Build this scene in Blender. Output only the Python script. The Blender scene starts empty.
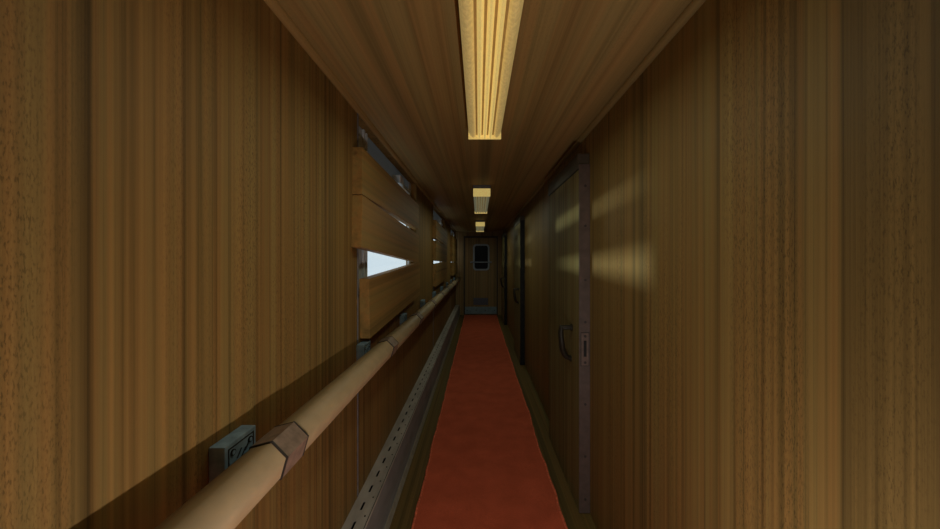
import bpy, bmesh, math, random
from mathutils import Vector, Matrix, noise

random.seed(7)
S = bpy.context.scene
COL = S.collection
PI = math.pi

# ---------------------------------------------------------------- camera
F = 330.0                      # focal length in pixels of the 940 px wide frame
EYE = 1.45                     # eye height
cam_d = bpy.data.cameras.new('camera')
cam_d.sensor_width = 36.0
cam_d.lens = F / 940.0 * 36.0
cam_d.shift_x = -8.5 / 940.0
cam_d.shift_y = -4.5 / 940.0
cam_d.clip_start = 0.01
cam = bpy.data.objects.new('camera', cam_d)
COL.objects.link(cam)
cam.location = (0, 0, EYE)
cam.rotation_euler = (PI / 2, 0, 0)
S.camera = cam

# ---------------------------------------------------------------- world, sun, carried lamp, exposure
W = bpy.data.worlds.new('pale_sky')
S.world = W
W.use_nodes = True
bg = W.node_tree.nodes['Background']
bg.inputs[0].default_value = (0.80, 0.90, 0.96, 1)
bg.inputs[1].default_value = 0.95

sun_d = bpy.data.lights.new('low_sun', 'SUN')
sun_d.energy = 2.8
sun_d.angle = math.radians(4.5)
sun_d.color = (0.94, 1.0, 0.74)
sun = bpy.data.objects.new('low_sun', sun_d)
COL.objects.link(sun)
sun.location = (-6, 6, 3)
sun.rotation_euler = Vector((1, -0.54, 0.0)).to_track_quat('-Z', 'Y').to_euler()

lan_d = bpy.data.lights.new('carried_lantern', 'POINT')
lan_d.energy = 25.0
lan_d.shadow_soft_size = 0.012
lan_d.color = (1.0, 0.95, 0.90)
lan = bpy.data.objects.new('carried_lantern', lan_d)
COL.objects.link(lan)
lan.location = (0.28, 0.10, EYE - 0.785)

vs = S.view_settings
vs.view_transform = 'Standard'
vs.look = 'None'
vs.gamma = 1.0
vs.use_curve_mapping = False
vs.exposure = 0.0

# ---------------------------------------------------------------- main dimensions
XL, XR = -0.603, 0.638
H = 2.2
Y0, Y1 = -1.3, 8.71            # wall behind the viewer, end wall

# ---------------------------------------------------------------- materials
def new_mat(name):
    m = bpy.data.materials.new(name)
    m.use_nodes = True
    nt = m.node_tree
    return m, nt, nt.nodes['Principled BSDF']

def ramp(nt, fac, stops):
    r = nt.nodes.new('ShaderNodeValToRGB')
    els = r.color_ramp.elements
    while len(els) < len(stops):
        els.new(0.5)
    for e, (p, c) in zip(els, stops):
        e.position = p
        e.color = (c[0], c[1], c[2], 1) if hasattr(c, '__len__') else (c, c, c, 1)
    nt.links.new(fac, r.inputs[0])
    return r

def mul(nt, a, b, fac=1.0):
    n = nt.nodes.new('ShaderNodeMix')
    n.data_type = 'RGBA'
    n.blend_type = 'MULTIPLY'
    n.inputs[0].default_value = fac
    nt.links.new(a, n.inputs[6])
    nt.links.new(b, n.inputs[7])
    return n.outputs[2]

def wood(name, axis, tone=1.0, tint=(1, 1, 1), rough=0.6, spec=0.12, jitter=False, coarse=1.0, streak=1.2, pores=1.0):
    """streaked veneer whose grain runs along the given axis of the object"""
    m, nt, b = new_mat(name)
    tc = nt.nodes.new('ShaderNodeTexCoord')
    src = tc.outputs['Object']
    if jitter:
        oi = nt.nodes.new('ShaderNodeObjectInfo')
        sc = nt.nodes.new('ShaderNodeVectorMath'); sc.operation = 'SCALE'
        cb = nt.nodes.new('ShaderNodeCombineXYZ')
        for i in range(3):
            nt.links.new(oi.outputs['Random'], cb.inputs[i])
        nt.links.new(cb.outputs[0], sc.inputs[0]); sc.inputs['Scale'].default_value = 37.0
        ad = nt.nodes.new('ShaderNodeVectorMath'); ad.operation = 'ADD'
        nt.links.new(src, ad.inputs[0]); nt.links.new(sc.outputs[0], ad.inputs[1])
        src = ad.outputs[0]

    def layer(across, along, detail, rough_, dist=0.0):
        mp = nt.nodes.new('ShaderNodeMapping')
        s = [across * coarse] * 3
        s['xyz'.index(axis)] = along
        mp.inputs['Scale'].default_value = s
        nt.links.new(src, mp.inputs['Vector'])
        n = nt.nodes.new('ShaderNodeTexNoise')
        n.inputs['Scale'].default_value = 1.0
        n.inputs['Detail'].default_value = detail
        n.inputs['Roughness'].default_value = rough_
        n.inputs['Distortion'].default_value = dist
        nt.links.new(mp.outputs[0], n.inputs['Vector'])
        return n.outputs['Fac']
    t = tone
    a = ramp(nt, layer(13, 0.10, 3, 0.6, 0.15), [
        (0.28, (0.092 * t * tint[0], 0.055 * t * tint[1], 0.0180 * t * tint[2])),
        (0.42, (0.138 * t * tint[0], 0.080 * t * tint[1], 0.0240 * t * tint[2])),
        (0.50, (0.170 * t * tint[0], 0.088 * t * tint[1], 0.0260 * t * tint[2])),
        (0.58, (0.150 * t * tint[0], 0.092 * t * tint[1], 0.0285 * t * tint[2])),
        (0.74, (0.195 * t * tint[0], 0.106 * t * tint[1], 0.0320 * t * tint[2]))])
    s1 = ramp(nt, layer(60, 0.20, 5, 0.68), [(0.30, 1 - 0.46 * streak), (0.48, 1 - 0.02 * streak), (0.70, 1 + 0.25 * streak)])
    s2 = ramp(nt, layer(380, 100, 2, 0.6), [(0.34, 1 - 0.42 * pores), (0.46, 1.0), (0.72, 1 + 0.15 * pores)])
    mk = ramp(nt, layer(9, 0.5, 2, 0.5), [(0.50, 0.0), (0.66, 1.0)])
    dk = ramp(nt, layer(24, 0.03, 1, 0.4), [(0.27, 0.6), (0.34, 1.0)])
    c = mul(nt, a.outputs[0], s1.outputs[0])
    n = nt.nodes.new('ShaderNodeMix'); n.data_type = 'RGBA'; n.blend_type = 'MULTIPLY'
    nt.links.new(mk.outputs[0], n.inputs[0])
    nt.links.new(c, n.inputs[6]); nt.links.new(s2.outputs[0], n.inputs[7])
    c = mul(nt, n.outputs[2], dk.outputs[0])
    nt.links.new(c, b.inputs['Base Color'])
    b.inputs['Roughness'].default_value = rough
    b.inputs['Specular IOR Level'].default_value = spec
    bp = nt.nodes.new('ShaderNodeBump')
    bp.inputs['Strength'].default_value = 0.10
    bp.inputs['Distance'].default_value = 0.002
    nt.links.new(s2.outputs[0], bp.inputs['Height'])
    nt.links.new(bp.outputs[0], b.inputs['Normal'])
    return m

def plain(name, col, rough=0.5, metal=0.0, spec=0.4, scale=30.0, var=0.18, emit=None, estr=0.0, stretch=(1, 1, 1)):
    m, nt, b = new_mat(name)
    tc = nt.nodes.new('ShaderNodeTexCoord')
    mp = nt.nodes.new('ShaderNodeMapping')
    mp.inputs['Scale'].default_value = stretch
    nt.links.new(tc.outputs['Object'], mp.inputs[0])
    n = nt.nodes.new('ShaderNodeTexNoise')
    n.inputs['Scale'].default_value = scale
    n.inputs['Detail'].default_value = 4
    nt.links.new(mp.outputs[0], n.inputs['Vector'])
    r = ramp(nt, n.outputs['Fac'], [
        (0.30, [c * (1 - var) for c in col]), (0.70, [c * (1 + var) for c in col])])
    nt.links.new(r.outputs[0], b.inputs['Base Color'])
    b.inputs['Roughness'].default_value = rough
    b.inputs['Metallic'].default_value = metal
    b.inputs['Specular IOR Level'].default_value = spec
    if emit:
        b.inputs['Emission Color'].default_value = (*emit, 1)
        b.inputs['Emission Strength'].default_value = estr
    return m

M = {}
M['wall_wood'] = wood('wall_veneer', 'z', 1.25)
M['wall_wood_right'] = wood('wall_veneer_right', 'z', 1.2, (0.95, 1.0, 1.0), rough=0.55, spec=0.16)
M['ceil_wood'] = wood('ceiling_veneer', 'y', 2.1, (0.88, 1.04, 1.25), coarse=0.55, streak=0.8, pores=0.25)
M['floor_wood'] = wood('floor_boards', 'y', 0.9, (0.9, 1.0, 1.0))
M['door_wood'] = wood('door_veneer', 'z', 1.4, (0.78, 1.06, 1.4), rough=0.65, spec=0.08)
M['end_wood'] = wood('end_door_veneer', 'z', 1.9, (0.85, 1.0, 1.5))
M['plank_wood'] = wood('plank_wood', 'y', 1.75, (1.0, 1.0, 1.0), jitter=True, rough=0.6, coarse=0.6, streak=0.5, pores=0.4)
M['rail'] = plain('handrail_tan', (0.34, 0.235, 0.125), 0.55, 0, 0.3, 14, 0.10)
M['coupling'] = plain('coupling_metal', (0.27, 0.175, 0.125), 0.5, 0.25, 0.4, 45, 0.25)
M['dark_edge'] = plain('dark_edge', (0.03, 0.022, 0.018), 0.6)
M['bracket'] = plain('bracket_steel', (0.19, 0.265, 0.34), 0.55, 0.0, 0.4, 40, 0.25)
M['bracket_dark'] = plain('bracket_groove', (0.012, 0.012, 0.013), 0.6)
M['heater'] = plain('heater_paint', (0.37, 0.32, 0.28), 0.5, 0.0, 0.4, 18, 0.20, stretch=(1, 0.3, 1))
M['heater_front'] = plain('heater_front_paint', (0.17, 0.180, 0.175), 0.5, 0.0, 0.4, 14, 0.25, stretch=(1, 0.3, 1))
M['heater_lip'] = plain('heater_lip_paint', (0.30, 0.27, 0.21), 0.5, 0.0)
M['black'] = plain('black_void', (0.008, 0.008, 0.008), 0.8)
M['edge'] = plain('door_edge_bronze', (0.078, 0.052, 0.042), 0.55, 0.0, 0.4, 25, 0.2)
M['edge_black'] = plain('black_rubber', (0.016, 0.016, 0.016), 0.7, 0, 0.1)  # black for the edge strips and lock plates of the far doors
M['lock'] = plain('lock_plate_bronze', (0.115, 0.075, 0.058), 0.5, 0.0, 0.4, 40, 0.2)
M['handle'] = plain('handle_dark_metal', (0.020, 0.016, 0.010), 0.5, 0.0, 0.25, 30, 0.2)
M['header'] = plain('header_dark', (0.060, 0.046, 0.030), 0.6, 0.0, 0.3, 10, 0.2, stretch=(1, 0.2, 1))
M['frame'] = plain('window_frame_grey', (0.42, 0.42, 0.43), 0.5, 0.0, 0.4, 20, 0.15)
M['vent'] = plain('vent_grey', (0.48, 0.49, 0.50), 0.55, 0.0, 0.3, 12, 0.12)
M['trim'] = plain('seam_strip', (0.15, 0.14, 0.15), 0.5, 0.2)
M['housing'] = plain('lamp_housing', (0.17, 0.165, 0.145), 0.45, 0.1)
M['end_grey'] = plain('end_door_grey', (0.26, 0.30, 0.36), 0.5, 0.0)
M['grille'] = plain('vent_grille_dark', (0.10, 0.10, 0.13), 0.5)
M['end_plate'] = plain('kick_plate', (0.17, 0.24, 0.27), 0.5, 0.0, 0.3, 12, 0.2)

def lamp_plastic(name, glow, gcol=(1.0, 0.76, 0.24), lo=0.35):
    m, nt, b = new_mat(name)
    tc = nt.nodes.new('ShaderNodeTexCoord')
    n = nt.nodes.new('ShaderNodeTexNoise'); n.inputs['Scale'].default_value = 90
    n.inputs['Detail'].default_value = 3
    nt.links.new(tc.outputs['Object'], n.inputs['Vector'])
    r = ramp(nt, n.outputs['Fac'], [(0.35, (0.62, 0.44, 0.15)), (0.65, (0.80, 0.60, 0.22))])
    nt.links.new(r.outputs[0], b.inputs['Base Color'])
    b.inputs['Roughness'].default_value = 0.35
    b.inputs['Emission Color'].default_value = (*gcol, 1)
    b.inputs['Emission Strength'].default_value = glow
    return m
M['diffuser'] = lamp_plastic('lamp_diffuser_dim', 0.10, (0.74, 0.80, 0.50))
M['side_bright'] = lamp_plastic('lamp_diffuser_side', 0.20, (1.0, 0.74, 0.26))
M['diffuser_lantern_lit'] = lamp_plastic('lamp_diffuser', 0.39)  # stronger glow stands in for lantern light falling on the plastic
M['groove'] = plain('lamp_groove_amber', (0.36, 0.22, 0.07), 0.5, emit=(1.0, 0.62, 0.18), estr=0.06)

def glass(name):
    m = bpy.data.materials.new(name); m.use_nodes = True
    nt = m.node_tree
    for n in list(nt.nodes):
        if n.type == 'BSDF_PRINCIPLED':
            nt.nodes.remove(n)
    out = nt.nodes['Material Output']
    tr = nt.nodes.new('ShaderNodeBsdfTransparent')
    tr.inputs[0].default_value = (0.93, 0.96, 0.97, 1)
    gl = nt.nodes.new('ShaderNodeBsdfGlossy'); gl.inputs['Roughness'].default_value = 0.05
    mx = nt.nodes.new('ShaderNodeMixShader'); mx.inputs[0].default_value = 0.05
    nt.links.new(tr.outputs[0], mx.inputs[1]); nt.links.new(gl.outputs[0], mx.inputs[2])
    nt.links.new(mx.outputs[0], out.inputs[0])
    return m
M['glass'] = glass('window_glass')
def frosted():
    m = bpy.data.materials.new('frosted_vent_glass'); m.use_nodes = True
    nt = m.node_tree
    b = nt.nodes['Principled BSDF']
    b.inputs['Base Color'].default_value = (0.20, 0.215, 0.24, 1)
    b.inputs['Roughness'].default_value = 0.6
    tl = nt.nodes.new('ShaderNodeBsdfTranslucent'); tl.inputs[0].default_value = (0.30, 0.31, 0.34, 1)
    mx = nt.nodes.new('ShaderNodeMixShader'); mx.inputs[0].default_value = 0.35
    nt.links.new(b.outputs[0], mx.inputs[1]); nt.links.new(tl.outputs[0], mx.inputs[2])
    nt.links.new(mx.outputs[0], nt.nodes['Material Output'].inputs[0])
    return m
M['frosted'] = frosted()
M['dark_glass'] = plain('dark_door_glass', (0.003, 0.0035, 0.006), 0.3, 0, 0.06)

def carpet_mat():
    m, nt, b = new_mat('red_carpet')
    tc = nt.nodes.new('ShaderNodeTexCoord')
    n = nt.nodes.new('ShaderNodeTexNoise'); n.inputs['Scale'].default_value = 7
    n.inputs['Detail'].default_value = 6
    nt.links.new(tc.outputs['Object'], n.inputs['Vector'])
    r = ramp(nt, n.outputs['Fac'], [(0.3, (0.45, 0.080, 0.036)), (0.7, (0.57, 0.104, 0.048))])
    f = nt.nodes.new('ShaderNodeTexNoise'); f.inputs['Scale'].default_value = 260
    nt.links.new(tc.outputs['Object'], f.inputs['Vector'])
    r2 = ramp(nt, f.outputs['Fac'], [(0.3, 0.8), (0.7, 1.15)])
    nt.links.new(mul(nt, r.outputs[0], r2.outputs[0]), b.inputs['Base Color'])
    b.inputs['Roughness'].default_value = 0.95
    b.inputs['Specular IOR Level'].default_value = 0.1
    b.inputs['Sheen Weight'].default_value = 0.35
    b.inputs['Sheen Tint'].default_value = (0.9, 0.25, 0.12, 1)
    b.inputs['Sheen Roughness'].default_value = 0.5
    bp = nt.nodes.new('ShaderNodeBump'); bp.inputs['Strength'].default_value = 0.4
    bp.inputs['Distance'].default_value = 0.003
    nt.links.new(f.outputs['Fac'], bp.inputs['Height'])
    nt.links.new(bp.outputs[0], b.inputs['Normal'])
    return m
M['carpet'] = carpet_mat()
M['selvage_lit'] = plain('carpet_frayed_edge_lit', (0.72, 0.155, 0.08), 0.95, 0, 0.05, 60, 0.35)  # frayed border, its paler red imitating light caught by the raised edge

# ---------------------------------------------------------------- mesh helpers
def box(bm, lo, hi, bevel=0.0, mat=0):
    r = bmesh.ops.create_cube(bm, size=1.0)
    vs_ = r['verts']
    for v in vs_:
        v.co = Vector([lo[i] + (v.co[i] + 0.5) * (hi[i] - lo[i]) for i in range(3)])
    fs = set()
    for v in vs_:
        fs.update(v.link_faces)
    for f in fs:
        f.material_index = mat
    if bevel > 0:
        es = set()
        for v in vs_:
            es.update(v.link_edges)
        bmesh.ops.bevel(bm, geom=list(es), offset=bevel, segments=2, affect='EDGES', profile=0.7)

def prism(bm, prof, axis, a, b, mat=0):
    """extrude a closed 2D profile along an axis; profile axes are the other two in xyz order"""
    k = 'xyz'.index(axis)
    def pt(p, t):
        c = list(p); c.insert(k, t)
        return Vector(c)
    va = [bm.verts.new(pt(p, a)) for p in prof]
    vb = [bm.verts.new(pt(p, b)) for p in prof]
    n = len(prof)
    fs = [bm.faces.new(va), bm.faces.new(list(reversed(vb)))]
    for i in range(n):
        fs.append(bm.faces.new((va[i], vb[i], vb[(i + 1) % n], va[(i + 1) % n])))
    for f in fs:
        f.material_index = mat
    return fs

def cyl(bm, c, axis, r, h, seg=14, mat=0):
    k = 'xyz'.index(axis)
    prof = [(r * math.cos(2 * PI * i / seg), r * math.sin(2 * PI * i / seg)) for i in range(seg)]
    o = [c[i] for i in range(3) if i != k]
    prism(bm, [(p[0] + o[0], p[1] + o[1]) for p in prof], axis, c[k] - h / 2, c[k] + h / 2, mat)

def sweep(bm, pts, radii, seg=12, flat=1.0):
    rings = []
    n = len(pts)
    for i, p in enumerate(pts):
        p = Vector(p)
        t = (Vector(pts[min(i + 1, n - 1)]) - Vector(pts[max(i - 1, 0)])).normalized()
        u = Vector((0, 1, 0)); u = (u - t * u.dot(t)).normalized()
        v = t.cross(u)
        rings.append([bm.verts.new(p + u * (radii[i] * flat * math.cos(2 * PI * j / seg)) + v * (radii[i] * math.sin(2 * PI * j / seg))) for j in range(seg)])
    for a, b in zip(rings, rings[1:]):
        for j in range(seg):
            bm.faces.new((a[j], a[(j + 1) % seg], b[(j + 1) % seg], b[j]))
    bm.faces.new(list(reversed(rings[0]))); bm.faces.new(rings[-1])

def smooth_pts(pts, n=6):
    out = []
    P = [Vector(p) for p in pts]
    for i in range(len(P) - 1):
        p0, p1, p2, p3 = P[max(i - 1, 0)], P[i], P[i + 1], P[min(i + 2, len(P) - 1)]
        for k in range(n):
            t = k / n
            out.append(0.5 * ((2 * p1) + (p2 - p0) * t + (2 * p0 - 5 * p1 + 4 * p2 - p3) * t * t + (3 * p1 - p0 - 3 * p2 + p3) * t ** 3))
    out.append(P[-1])
    return out

def obj(name, bm, mats, parent=None, smooth=False):
    bmesh.ops.recalc_face_normals(bm, faces=bm.faces[:])
    me = bpy.data.meshes.new(name)
    bm.to_mesh(me); bm.free()
    for m in (mats if isinstance(mats, (list, tuple)) else [mats]):
        me.materials.append(m)
    if smooth:
        for p in me.polygons:
            p.use_smooth = True
    o = bpy.data.objects.new(name, me)
    COL.objects.link(o)
    if parent:
        o.parent = parent
    return o

def tag(o, label=None, cat=None, group=None, kind=None):
    if label: o['label'] = label
    if cat: o['category'] = cat
    if group: o['group'] = group
    if kind: o['kind'] = kind
    return o

def thing(name, loc, label, cat, group=None, kind=None):
    o = bpy.data.objects.new(name, None)
    o.empty_display_size = 0.1
    COL.objects.link(o)
    o.location = loc
    return tag(o, label, cat, group, kind)

def copy_tree(o, parent=None):
    c = o.copy(); COL.objects.link(c)
    if parent: c.parent = parent
    for ch in list(o.children):
        copy_tree(ch, c)
    return c

def NB(): return bmesh.new()

# ---------------------------------------------------------------- room shell
PER = 2.74                                     # spacing of windows
WO0, WO1 = 1.65, 3.20                          # window opening along the wall
WZ0, WZ1 = EYE - 0.19, EYE + 0.735

b = NB(); box(b, (XL - 0.25, Y0 - 0.1, -0.12), (XR + 0.25, Y1 + 0.1, 0.0))
tag(obj('floor', b, M['floor_wood']), 'dark wooden corridor floor showing beside the red runner', 'floor', kind='structure')
b = NB(); box(b, (XL - 0.25, Y0 - 0.1, H), (XR + 0.25, Y1 + 0.1, H + 0.12))
tag(obj('ceiling', b, M['ceil_wood']), 'brown wood veneer ceiling carrying the strip lights', 'ceiling', kind='structure')
b = NB(); box(b, (XR, Y0, 0.0), (XR + 0.12, Y1, H))
tag(obj('wall_right', b, M['wall_wood_right']), 'brown wood veneer wall with the sliding doors', 'wall', kind='structure')
b = NB()
ys = [Y0]
for k in range(3):
    ys += [WO0 + PER * k, WO1 + PER * k]
ys.append(Y1)
for i in range(0, len(ys), 2):
    box(b, (XL - 0.10, ys[i], 0.0), (XL, ys[i + 1], H))
for k in range(3):
    a, c = WO0 + PER * k, WO1 + PER * k
    box(b, (XL - 0.10, a, 0.0), (XL, c, WZ0))
    box(b, (XL - 0.10, a, WZ1), (XL, c, H))
tag(obj('wall_left', b, M['wall_wood']), 'brown wood veneer wall with the boarded windows and handrail', 'wall', kind='structure')
b = NB(); box(b, (XL - 0.1, Y1, 0.0), (XR + 0.12, Y1 + 0.1, H))
tag(obj('wall_end', b, M['end_wood']), 'dark wooden end wall around the corridor end door', 'wall', kind='structure')
b = NB(); box(b, (XL - 0.1, Y0 - 0.1, 0.0), (XR + 0.12, Y0, H))
tag(obj('wall_back', b, M['end_wood']), 'wooden wall closing the corridor behind the viewer', 'wall', kind='structure')

# vertical metal seam strips on the left wall at the near edge of each window
names = ['nearest', 'middle', 'farthest']
for k in range(3):
    b = NB(); box(b, (XL, WO0 + PER * k - 0.012, 0.275), (XL + 0.004, WO0 + PER * k - 0.001, H), 0.001)
    tag(obj('trim_%d' % (k + 1), b, M['trim']), 'thin grey vertical seam strip on the left wall at the %s window' % names[k], 'trim', kind='structure')
# small quarter mouldings under the ceiling
for n, (xa, sx) in enumerate(((XL, 1), (XR, -1))):
    b = NB()
    prof = [(xa, H)] + [(xa + sx * 0.022 * math.cos(t * PI / 12), H - 0.022 * math.sin(t * PI / 12)) for t in range(7)]
    prism(b, prof, 'y', Y0, Y1)
    tag(obj('trim_%d' % (n + 4), b, M['ceil_wood']), 'slim wooden moulding between ceiling and %s wall' % ('left', 'right')[n], 'trim', kind='structure')

# ---------------------------------------------------------------- windows
FX0, FX1 = -0.672, -0.655
def make_window():
    w = thing('window_1', (0, WO0, 0), 'nearest boarded window on the left wall, white sky showing through a wedge gap', 'window', kind='structure')
    L = WO1 - WO0
    g0, g1 = 1.93 - WO0, 3.11 - WO0
    zt, zb = EYE + 0.52, WZ0 + 0.05
    b = NB()
    box(b, (FX0, 0.0, WZ0), (FX1, g0, WZ1))
    box(b, (FX0, g1, WZ0), (FX1, L, WZ1))
    box(b, (FX0, g0, WZ0), (FX1, g1, zb))
    box(b, (FX0, g0, zt), (FX1, g1, zt + 0.03))
    fr = obj('window_frame', b, M['frame'], w)
    b = NB()
    box(b, (FX1, g0 - 0.075, WZ0), (FX1 + 0.012, g0 - 0.055, WZ1), 0.003)
    box(b, (FX1, g0 - 0.022, WZ0), (FX1 + 0.008, g0 - 0.004, WZ1), 0.003)
    obj('frame_moulding', b, M['vent'], fr)
    b = NB(); box(b, (-0.667, g0 - 0.01, zb - 0.01), (-0.664, g1 + 0.01, zt + 0.01))
    obj('window_pane', b, M['glass'], w)
    b = NB(); box(b, (-0.668, g0, zt + 0.02), (-0.659, g1, WZ1))
    tag(obj('vent_panel', b, M['frosted'], w), 'grey blue vent panel above the planks')
    b = NB()
    box(b, (FX1, 2.50 - WO0, EYE + 0.585), (XL + 0.01, 2.62 - WO0, EYE + 0.645), 0.004)
    box(b, (FX1, 2.62 - WO0, EYE + 0.60), (XL - 0.02, 3.02 - WO0, EYE + 0.63), 0.003)
    obj('vent_latch', b, M['vent'], w)
    return w
win = make_window()
wl = ['', 'middle boarded window on the left wall with two slim slivers of sky', 'farthest boarded window on the left wall, near the end door']
for k in (1, 2):
    c = copy_tree(win)
    c.name = 'window_%d' % (k + 1)
    c.location.y = WO0 + PER * k
    c['label'] = wl[k]

# ---------------------------------------------------------------- planks nailed over the windows
def plank(y0, ztop, hgt, length, slope, label, thick=0.05):
    """wooden plank lying against the wall, its near end at y0, tilted in the wall plane"""
    b = NB()
    box(b, (0.0005, 0, -hgt), (thick, length, 0), 0.0025)
    o = obj('wooden_plank', b, M['plank_wood'])
    o.location = (XL, y0, EYE + ztop)
    o.rotation_euler = (math.atan(slope), 0, 0)
    return tag(o, label, 'plank', 'planks boarding up the windows')
plank(1.573, 0.539, 0.226, 1.50, -0.020, 'topmost wooden plank over the nearest window, below the grey vent')
plank(1.573, 0.310, 0.250, 1.50, -0.055, 'tilted middle plank over the nearest window, above the white wedge gap')
plank(1.665, -0.095, 0.305, 1.46, 0.050, 'lower tilted plank over the nearest window, below the white wedge gap')
plank(1.573 + PER, 0.525, 0.242, 1.50, -0.029, 'topmost wooden plank over the middle window, above its upper sliver of sky')
plank(1.573 + PER, 0.256, 0.266, 1.50, -0.013, 'middle plank over the middle window, between its two slivers of sky')
plank(1.600 + PER, -0.049, 0.300, 1.50, 0.011, 'lower plank over the middle window, under both slivers of sky')
plank(1.573 + 2 * PER, 0.530, 0.268, 1.48, -0.010, 'topmost wooden plank over the farthest window')
plank(1.573 + 2 * PER, 0.256, 0.295, 1.48, -0.006, 'middle wooden plank over the farthest window')
plank(1.600 + 2 * PER, -0.047, 0.290, 1.45, -0.008, 'lower wooden plank over the farthest window')

# ---------------------------------------------------------------- ceiling strip lights
LL = 1.23
def make_light():
    t = thing('ceiling_light', (0.033, 0, H), 'nearest ribbed cream strip light on the ceiling, cut by the top of the photo', 'ceiling light', 'strip lights along the ceiling')
    hw = 0.088
    b = NB(); box(b, (-hw, -LL, -0.034), (hw, 0, -0.0005), 0.004)
    obj('housing', b, M['housing'], t)
    # ribbed diffuser: wide side bands and three narrow ribs, turned up at the edges
    seg = [(-0.078, -0.046), (-0.038, -0.018), (-0.010, 0.010), (0.018, 0.038), (0.046, 0.078)]
    low = []
    for (a, c) in seg:
        wide = (c - a) > 0.03
        dz = 0.007 if wide else 0.010
        for i in range(9):
            u = i / 8
            x = a + (c - a) * u
            z = -0.094 - dz * 2.0 * math.sin(PI * u) ** 0.8
            low.append((x, z))
    low[0] = (-0.084, -0.082); low[-1] = (0.084, -0.082)
    prof = [(-0.086, -0.0335)] + [(-0.086, -0.066)] + low + [(0.086, -0.066), (0.086, -0.0335)]
    b = NB()
    fs = prism(b, prof, 'y', -LL + 0.012, -0.012)
    for i, f in enumerate(fs[2:]):
        if 2 <= i < 2 + len(low) and (i - 1) % 9 == 0 and i < 2 + len(low) - 2:
            f.material_index = 1
        elif i <= 9 or i >= len(low) - 8:
            f.material_index = 2
    obj('diffuser', b, [M['diffuser'], M['groove'], M['diffuser']], t)
    for y0 in (-LL + 0.004, -0.012):
        b = NB()
        box(b, (-0.086, y0, -0.1145), (0.086, y0 + 0.008, -0.0335), 0.002)
        obj('end_cap', b, M['diffuser_lantern_lit'], t)  # caps glow to imitate the lantern striking their faces
    # the tube's own weak light
    ld = bpy.data.lights.new('strip_light_glow', 'AREA')
    ld.shape = 'RECTANGLE'; ld.size = 0.15; ld.size_y = LL - 0.1
    ld.energy = 3.3; ld.color = (0.88, 1.0, 0.78)
    lo = bpy.data.objects.new('strip_light_glow', ld); COL.objects.link(lo)
    lo.parent = t; lo.location = (0, -LL / 2, -0.125)
    return t
lt = make_light()
dim = [c for c in lt.children if c.name.startswith('diffuser')][0]
me_dim = dim.data
me_lit = me_dim.copy(); me_lit.materials[0] = M['diffuser_lantern_lit']; me_lit.materials[2] = M['side_bright']
lt.location.y = 1.745
ll = ['second strip light on the ceiling, seen whole with a bright near end', 'third and farthest strip light, above the end door']
for yy, lab in zip((4.53, 7.45), ll):
    c = copy_tree(lt); c.location.y = yy; c['label'] = lab

dim.data = me_lit                               # nearest diffuser gets the extra glow that imitates lantern light on it

# ---------------------------------------------------------------- sliding doors on the right
XD = 0.575
DW = 0.80
def make_door():
    t = thing('door_1', (XR, 1.888, 0), 'nearest wooden sliding door on the right wall with dark pull handle', 'door', kind='structure')
    d = XR - XD
    b = NB(); box(b, (-d, 0.006, 0.006), (-0.0005, DW, 1.968), 0.002)
    obj('door_panel', b, M['door_wood'], t)
    b = NB(); box(b, (-d, -0.004, 0.004), (-0.0005, 0.0058, 1.998), 0.0015)
    e = tag(obj('edge_strip', b, M['edge'], t), 'purplish brown metal edge strip of the door')
    for py in (186, 226, 280, 322, 404, 456, 499):
        z = EYE - (py - 260) / 100.5 * XD
        b = NB(); cyl(b, (-d * 0.45, -0.0045, z), 'y', 0.0075, 0.003, 14)
        box(b, (-d * 0.45 - 0.006, -0.0064, z - 0.001), (-d * 0.45 + 0.006, -0.0058, z + 0.001))
        obj('screw', b, M['dark_edge'], e)
    zt, zb = EYE - 0.412, EYE - 0.606
    b = NB(); box(b, (-d + 0.007, -0.0055, zb), (-0.006, -0.0042, zt), 0.0012)
    box(b, (-d + 0.0095, -0.0085, zb + 0.003), (-0.0085, -0.005, zt - 0.003), 0.002, 1)
    lk = tag(obj('lock_plate', b, [M['dark_edge'], M['lock']], t), 'bronze lock plate with a dark slot on the door edge')
    zc = (zt + zb) / 2
    b = NB(); box(b, (-d * 0.62, -0.0092, zc - 0.042), (-d * 0.36, -0.008, zc + 0.050), 0.0004)
    obj('latch_slot', b, M['black'], lk)
    for zz in (zt - 0.022, zb + 0.022):
        b = NB(); cyl(b, (-d * 0.49, -0.009, zz), 'y', 0.008, 0.003, 12)
        obj('screw', b, M['dark_edge'], lk)
    b = NB(); box(b, (-d - 0.006, 0.006, 1.975), (-0.0005, DW + 0.01, 2.062), 0.004)
    obj('track_header', b, M['header'], t)
    b = NB()
    box(b, (-d - 0.002, 0.006, 1.9685), (-0.001, DW, 1.9745))
    obj('track_gap', b, M['black'], t)
    # pull handle: block at the top, grip curving back to the door at its foot
    yh = 2.035 - 1.888
    pts = smooth_pts([(-d - 0.062, yh, EYE - 0.412), (-d - 0.068, yh, EYE - 0.45), (-d - 0.062, yh, EYE - 0.51),
                      (-d - 0.052, yh + 0.01, EYE - 0.560), (-d - 0.030, yh + 0.016, EYE - 0.598), (-d + 0.002, yh + 0.02, EYE - 0.612)])
    r = [0.014 + 0.004 * math.sin(PI * i / (len(pts) - 1)) for i in range(len(pts))]
    b = NB(); sweep(b, pts, r, 12, 1.25)
    box(b, (-d - 0.076, yh - 0.014, EYE - 0.428), (-d + 0.001, yh + 0.014, EYE - 0.402), 0.006)
    hd = obj('pull_handle', b, M['handle'], t, True)
    b = NB()
    cyl(b, (-d - 0.003, yh, EYE - 0.415), 'x', 0.022, 0.006, 16)
    cyl(b, (-d - 0.003, yh + 0.02, EYE - 0.612), 'x', 0.020, 0.006, 16)
    obj('mounting_rose', b, M['handle'], hd)
    return t
dr = make_door()
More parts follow.
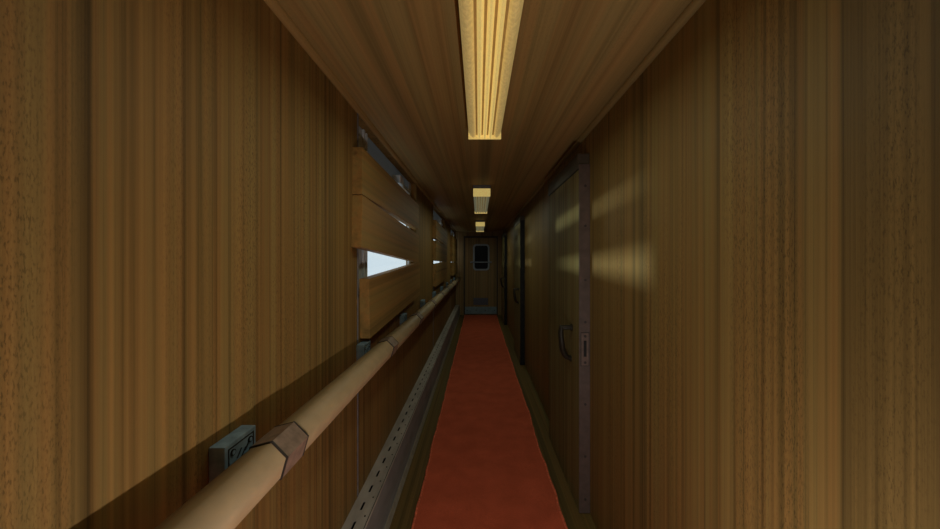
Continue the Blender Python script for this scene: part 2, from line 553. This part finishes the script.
dl = ['second wooden sliding door on the right wall, with a black near edge', 'farthest sliding door on the right wall, beside the end door']
for i, (yy, lab) in enumerate(zip((4.55, 7.35), dl)):
    c = copy_tree(dr); c.name = 'door_%d' % (i + 2); c.location.y = yy; c['label'] = lab
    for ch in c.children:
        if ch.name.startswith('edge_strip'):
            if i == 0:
                blk = ch.data.copy(); blk.materials[0] = M['edge_black']
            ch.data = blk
            ch['label'] = 'black edge strip of the door'
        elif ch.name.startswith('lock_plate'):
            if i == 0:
                blk2 = ch.data.copy(); blk2.materials[1] = M['edge_black']
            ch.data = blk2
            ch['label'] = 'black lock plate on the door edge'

# ---------------------------------------------------------------- end door
def make_end_door():
    t = thing('door_4', (0.06, Y1, 0), 'wooden door at the far end with a barred dark window', 'door', kind='structure')
    b = NB()
    box(b, (-0.415, -0.025, 0.03), (0.415, -0.0005, 2.03), 0.003)
    for i in range(-5, 6):
        box(b, (i * 0.07 - 0.003, -0.028, 0.26), (i * 0.07 + 0.003, -0.0249, 1.15))
    obj('door_panel', b, M['end_wood'], t)
    b = NB()
    box(b, (-0.45, -0.035, 0.0), (-0.416, -0.0005, 2.05), 0.003)
    box(b, (0.416, -0.035, 0.0), (0.45, -0.0005, 2.05), 0.003)
    box(b, (-0.45, -0.035, 2.031), (0.45, -0.0005, 2.08), 0.003)
    obj('door_frame', b, M['header'], t)
    def rr(x0, x1, z0, z1, r):
        out = []
        for (cx, cz, a0) in ((x1 - r, z1 - r, 0), (x0 + r, z1 - r, 90), (x0 + r, z0 + r, 180), (x1 - r, z0 + r, 270)):
            for k in range(6):
                a = math.radians(a0 + 18 * k)
                out.append((cx + r * math.cos(a), cz + r * math.sin(a)))
        return out
    sc = F / Y1
    x0, x1 = (474.2 - 478.5) / sc - 0.06, (488.3 - 478.5) / sc - 0.06
    z1, z0 = EYE + (260 - 245.3) / sc, EYE + (260 - 269.3) / sc
    o, q = rr(x0 - 0.03, x1 + 0.03, z0 - 0.03, z1 + 0.03, 0.09), rr(x0 + 0.012, x1 - 0.012, z0 + 0.012, z1 - 0.012, 0.06)
    b = NB()
    for ya, yb in ((-0.040, -0.0255),):
        vo = [b.verts.new((p[0], ya, p[1])) for p in o]; vi = [b.verts.new((p[0], ya, p[1])) for p in q]
        wo = [b.verts.new((p[0], yb, p[1])) for p in o]; wi = [b.verts.new((p[0], yb, p[1])) for p in q]
        n = len(o)
        for i in range(n):
            j = (i + 1) % n
            b.faces.new((vo[i], vo[j], vi[j], vi[i])); b.faces.new((wo[j], wo[i], wi[i], wi[j]))
            b.faces.new((vo[j], vo[i], wo[i], wo[j])); b.faces.new((vi[i], vi[j], wi[j], wi[i]))
    wf = obj('window_frame', b, M['end_grey'], t)
    b = NB(); prism(b, q, 'y', -0.034, -0.0255)
    obj('window_pane', b, M['dark_glass'], wf)
    zb = EYE + (260 - 262.2) / sc
    b = NB()
    sweep_pts = [((470.3 - 478.5) / sc - 0.06, -0.060, zb), ((491.5 - 478.5) / sc - 0.06, -0.060, zb)]
    cyl(b, ((sweep_pts[0][0] + sweep_pts[1][0]) / 2, -0.062, zb), 'x', 0.015, sweep_pts[1][0] - sweep_pts[0][0], 12)
    for p in sweep_pts:
        s = 1 if p[0] < 0 else -1
        cyl(b, (p[0] + s * 0.03, -0.043, zb), 'z', 0.012, 0.02, 10)
        box(b, (p[0] + s * 0.03 - 0.012, -0.062, zb - 0.012), (p[0] + s * 0.03 + 0.012, -0.0255, zb + 0.012))
    obj('push_bar', b, M['end_grey'], t)
    zk1, zk0 = EYE + (260 - 306.6) / sc, EYE + (260 - 313.6) / sc
    b = NB(); box(b, (-0.414, -0.037, max(zk0, 0.034)), (0.414, -0.0255, zk1), 0.003)
    kp = obj('kick_plate', b, M['end_plate'], t)
    for x in (-0.36, -0.12, 0.12, 0.36):
        b = NB(); cyl(b, (x, -0.038, (zk0 + zk1) / 2), 'y', 0.012, 0.004, 10)
        obj('screw', b, M['bracket_dark'], kp)
    b = NB()
    gx0, gx1 = (473.5 - 478.5) / sc - 0.06, (488.0 - 478.5) / sc - 0.06
    gz1, gz0 = EYE + (260 - 297.8) / sc, EYE + (260 - 304.8) / sc
    box(b, (gx0, -0.031, gz0), (gx1, -0.0285, gz1), 0.0005)
    for i in range(6):
        z = gz0 + (i + 0.5) * (gz1 - gz0) / 6
        box(b, (gx0 + 0.01, -0.040, z - 0.006), (gx1 - 0.01, -0.031, z + 0.006), 0.002)
    obj('vent_grille', b, M['grille'], t)
    return t
make_end_door()

# ---------------------------------------------------------------- handrail
RC = (-0.513, EYE - 0.490)
def hexa(r, cx, cz, seg=6, a0=14.4):
    return [(cx + r * math.cos(math.radians(a0 + 360 * i / seg)), cz + r * math.sin(math.radians(a0 + 360 * i / seg))) for i in range(seg)]

def make_handrail():
    t = thing('handrail', (XL, 0, RC[1]), 'long tan handrail on grey brackets along the left wall', 'handrail')
    cx, cz = RC[0] - XL, 0.0
    b = NB()
    prof = hexa(0.0505, cx, cz)
    prism(b, prof, 'y', Y0 + 0.02, Y1 - 0.03)
    rl = obj('rail', b, M['rail'], t)
    for p in rl.data.polygons:
        p.use_smooth = abs(p.normal.y) < 0.5
    ring = None
    for y in (-0.13, 0.795, 1.80, 2.66, 3.55, 4.44, 5.33, 6.22, 7.11, 8.0):
        if ring is None:
            b = NB()
            prism(b, hexa(0.0542, cx, cz), 'y', 0.004, 0.096)
            ring = obj('coupling', b, M['coupling'], t)
            r = ring
            for ra, rb in ((0.0, 0.0039), (0.0961, 0.100)):
                b = NB(); prism(b, hexa(0.0552, cx, cz), 'y', ra, rb)
                obj('rim', b, M['dark_edge'], ring)
        else:
            r = copy_tree(ring, t)
        r.location.y = y
    br = None
    for k in range(9):
        if br is None:
            b = NB()
            zt, zb = 0.071, -0.075
            box(b, (0.0005, 0, zb), (0.0370, 0.103, zt), 0.003)
            br = tag(obj('bracket', b, M['bracket'], t), 'grey steel wall bracket')
            b = NB()
            ya, yb, za, zc = 0.010, 0.095, zb + 0.012, zt - 0.010
            w = 0.003
            for lo, hi in (((ya, za), (yb, za + w)), ((ya, zc - w), (yb, zc)), ((ya, za), (ya + w, zc)), ((yb - w, za), (yb, zc))):
                box(b, (0.0365, lo[0], lo[1]), (0.0378, hi[0], hi[1]))
            for (y0, z0) in ((0.036, zt - 0.045), (0.050, zt - 0.050), (0.062, zt - 0.042)):
                prism(b, [(y0, z0), (y0 + 0.004, z0 - 0.001), (y0 + 0.018, z0 + 0.016), (y0 + 0.014, z0 + 0.016)], 'x', 0.0368, 0.0378)
            obj('cover_plate_groove', b, M['bracket_dark'], br)
            for yy in (0.024, 0.081):
                for zz in (zt - 0.024, zb + 0.026):
                    b = NB(); cyl(b, (0.0375, yy, zz), 'x', 0.0075, 0.004, 14)
                    cyl(b, (0.0390, yy, zz), 'x', 0.0045, 0.003, 12, 1)
                    obj('screw', b, [M['bracket_dark'], M['bracket']], br)
            # foot that carries the rail
            b = NB(); box(b, (0.0365, 0.030, -0.040), (0.055, 0.073, 0.005), 0.003)
            obj('arm', b, M['bracket'], br)
            r = br
        else:
            r = copy_tree(br, t)
        r.location.y = 0.736 + 0.89 * k
    return t
make_handrail()

# ---------------------------------------------------------------- heating duct along the left skirting
def make_heater():
    t = thing('heater_cover', (XL, 0, 0), 'long grey slotted heater cover on the floor along the left wall', 'heater')
    ya, yb = Y0 + 0.02, Y1 - 0.04
    zt = 0.27
    xs0, xs1 = 0.041, 0.0525
    b = NB()
    box(b, (0.0005, ya, zt - 0.004), (xs0, yb, zt))
    box(b, (xs1, ya, zt - 0.004), (0.0955, yb, zt))
    pitch = 0.120
    n = int((yb - ya) / pitch)
    y = ya
    first = 1.465 - 12 * pitch + 0.0
    edges = []
    k = -20
    while True:
        c = 1.465 + k * pitch
        k += 1
        if c - 0.03 < ya: continue
        if c + 0.03 > yb: break
        edges.append((c - 0.027, c + 0.027))
    prev = ya
    for (a, c) in edges:
        box(b, (xs0, prev, zt - 0.004), (xs1, a, zt))
        prev = c
    box(b, (xs0, prev, zt - 0.004), (xs1, yb, zt))
    box(b, (0.0990, ya, zt - 0.012), (0.1035, yb, zt - 0.001), 0.0015)
    tp = tag(obj('top_plate', b, M['heater'], t), 'brownish grey top plate with a row of slots')
    cnt = 0
    for (a, c) in edges:
        m = (a + c) / 2 + 0.055
        if m < 0.9 or cnt >= 40: continue
        cnt += 1
        q = NB(); cyl(q, (0.080, m, zt + 0.0005), 'z', 0.004, 0.003, 8)
        obj('screw', q, M['dark_edge'], tp)
    b = NB()
    prism(b, [(0.0995, zt - 0.012), (0.1030, zt - 0.012), (0.112, 0.045), (0.108, 0.045)], 'y', ya, yb)
    obj('front_panel', b, M['heater_front'], t)
    b = NB()
    prism(b, [(0.110, 0.0005), (0.108, 0.052), (0.114, 0.052), (0.122, 0.010), (0.122, 0.0005)], 'y', ya, yb)
    obj('bottom_lip', b, M['heater_lip'], t)
    b = NB()
    box(b, (0.0005, yb, 0.0005), (0.106, yb + 0.004, zt), 0.001)
    obj('end_plate', b, M['heater_front'], t)
    b = NB(); box(b, (0.0008, ya, zt - 0.09), (0.090, yb, zt - 0.085))
    obj('inner_tray', b, M['black'], t)
    return t
make_heater()

# ---------------------------------------------------------------- red carpet runner
def make_carpet():
    ya, yb = Y0 + 0.05, Y1 - 0.05
    xl, xr = -0.362, 0.472
    ny, nx = 420, 26
    b = NB()
    grid = []
    for j in range(ny + 1):
        y = ya + (yb - ya) * j / ny
        e0 = xl + 0.007 * noise.noise((y * 2.1, 3.1, 0)) + 0.005 * noise.noise((y * 9, 7.7, 0))
        e1 = xr + 0.008 * noise.noise((y * 1.7, 9.4, 0)) + 0.005 * noise.noise((y * 8, 1.7, 0))
        for c in (1.72, 2.05, 2.30, 3.1):              # small bulges where the runner is rucked
            e1 += 0.010 * math.exp(-((y - c) / 0.09) ** 2)
        row = []
        for i in range(nx + 1):
            u = 0.0 if i == 0 else 1.0 if i == nx else 0.014 + 0.972 * (i - 1) / (nx - 2)
            x = e0 + (e1 - e0) * u
            z = 0.010 + 0.004 * noise.noise((x * 1.3, y * 7.0, 0)) + 0.0025 * noise.noise((x * 5, y * 9, 4))
            z += 0.007 * math.exp(-((min(u, 1 - u)) / 0.02) ** 2) * (0.6 + 0.8 * noise.noise((y * 6, u * 3, 2)))
            row.append(b.verts.new((x, y, max(z, 0.004))))
        grid.append(row)
    for j in range(ny):
        for i in range(nx):
            f = b.faces.new((grid[j][i], grid[j][i + 1], grid[j + 1][i + 1], grid[j + 1][i]))
            if i in (0, nx - 1): f.material_index = 1
    # edge skirts and underside
    loop = [r[0] for r in grid] + grid[-1][1:] + [r[-1] for r in reversed(grid[:-1])] + list(reversed(grid[0][1:-1]))
    low = [b.verts.new((v.co.x, v.co.y, 0.0008)) for v in loop]
    n = len(loop)
    for i in range(n):
        b.faces.new((loop[i], low[i], low[(i + 1) % n], loop[(i + 1) % n]))
    o = obj('carpet_runner', b, [M['carpet'], M['selvage_lit']], None, True)
    tag(o, 'long red carpet runner laid down the corridor floor', 'carpet')
make_carpet()
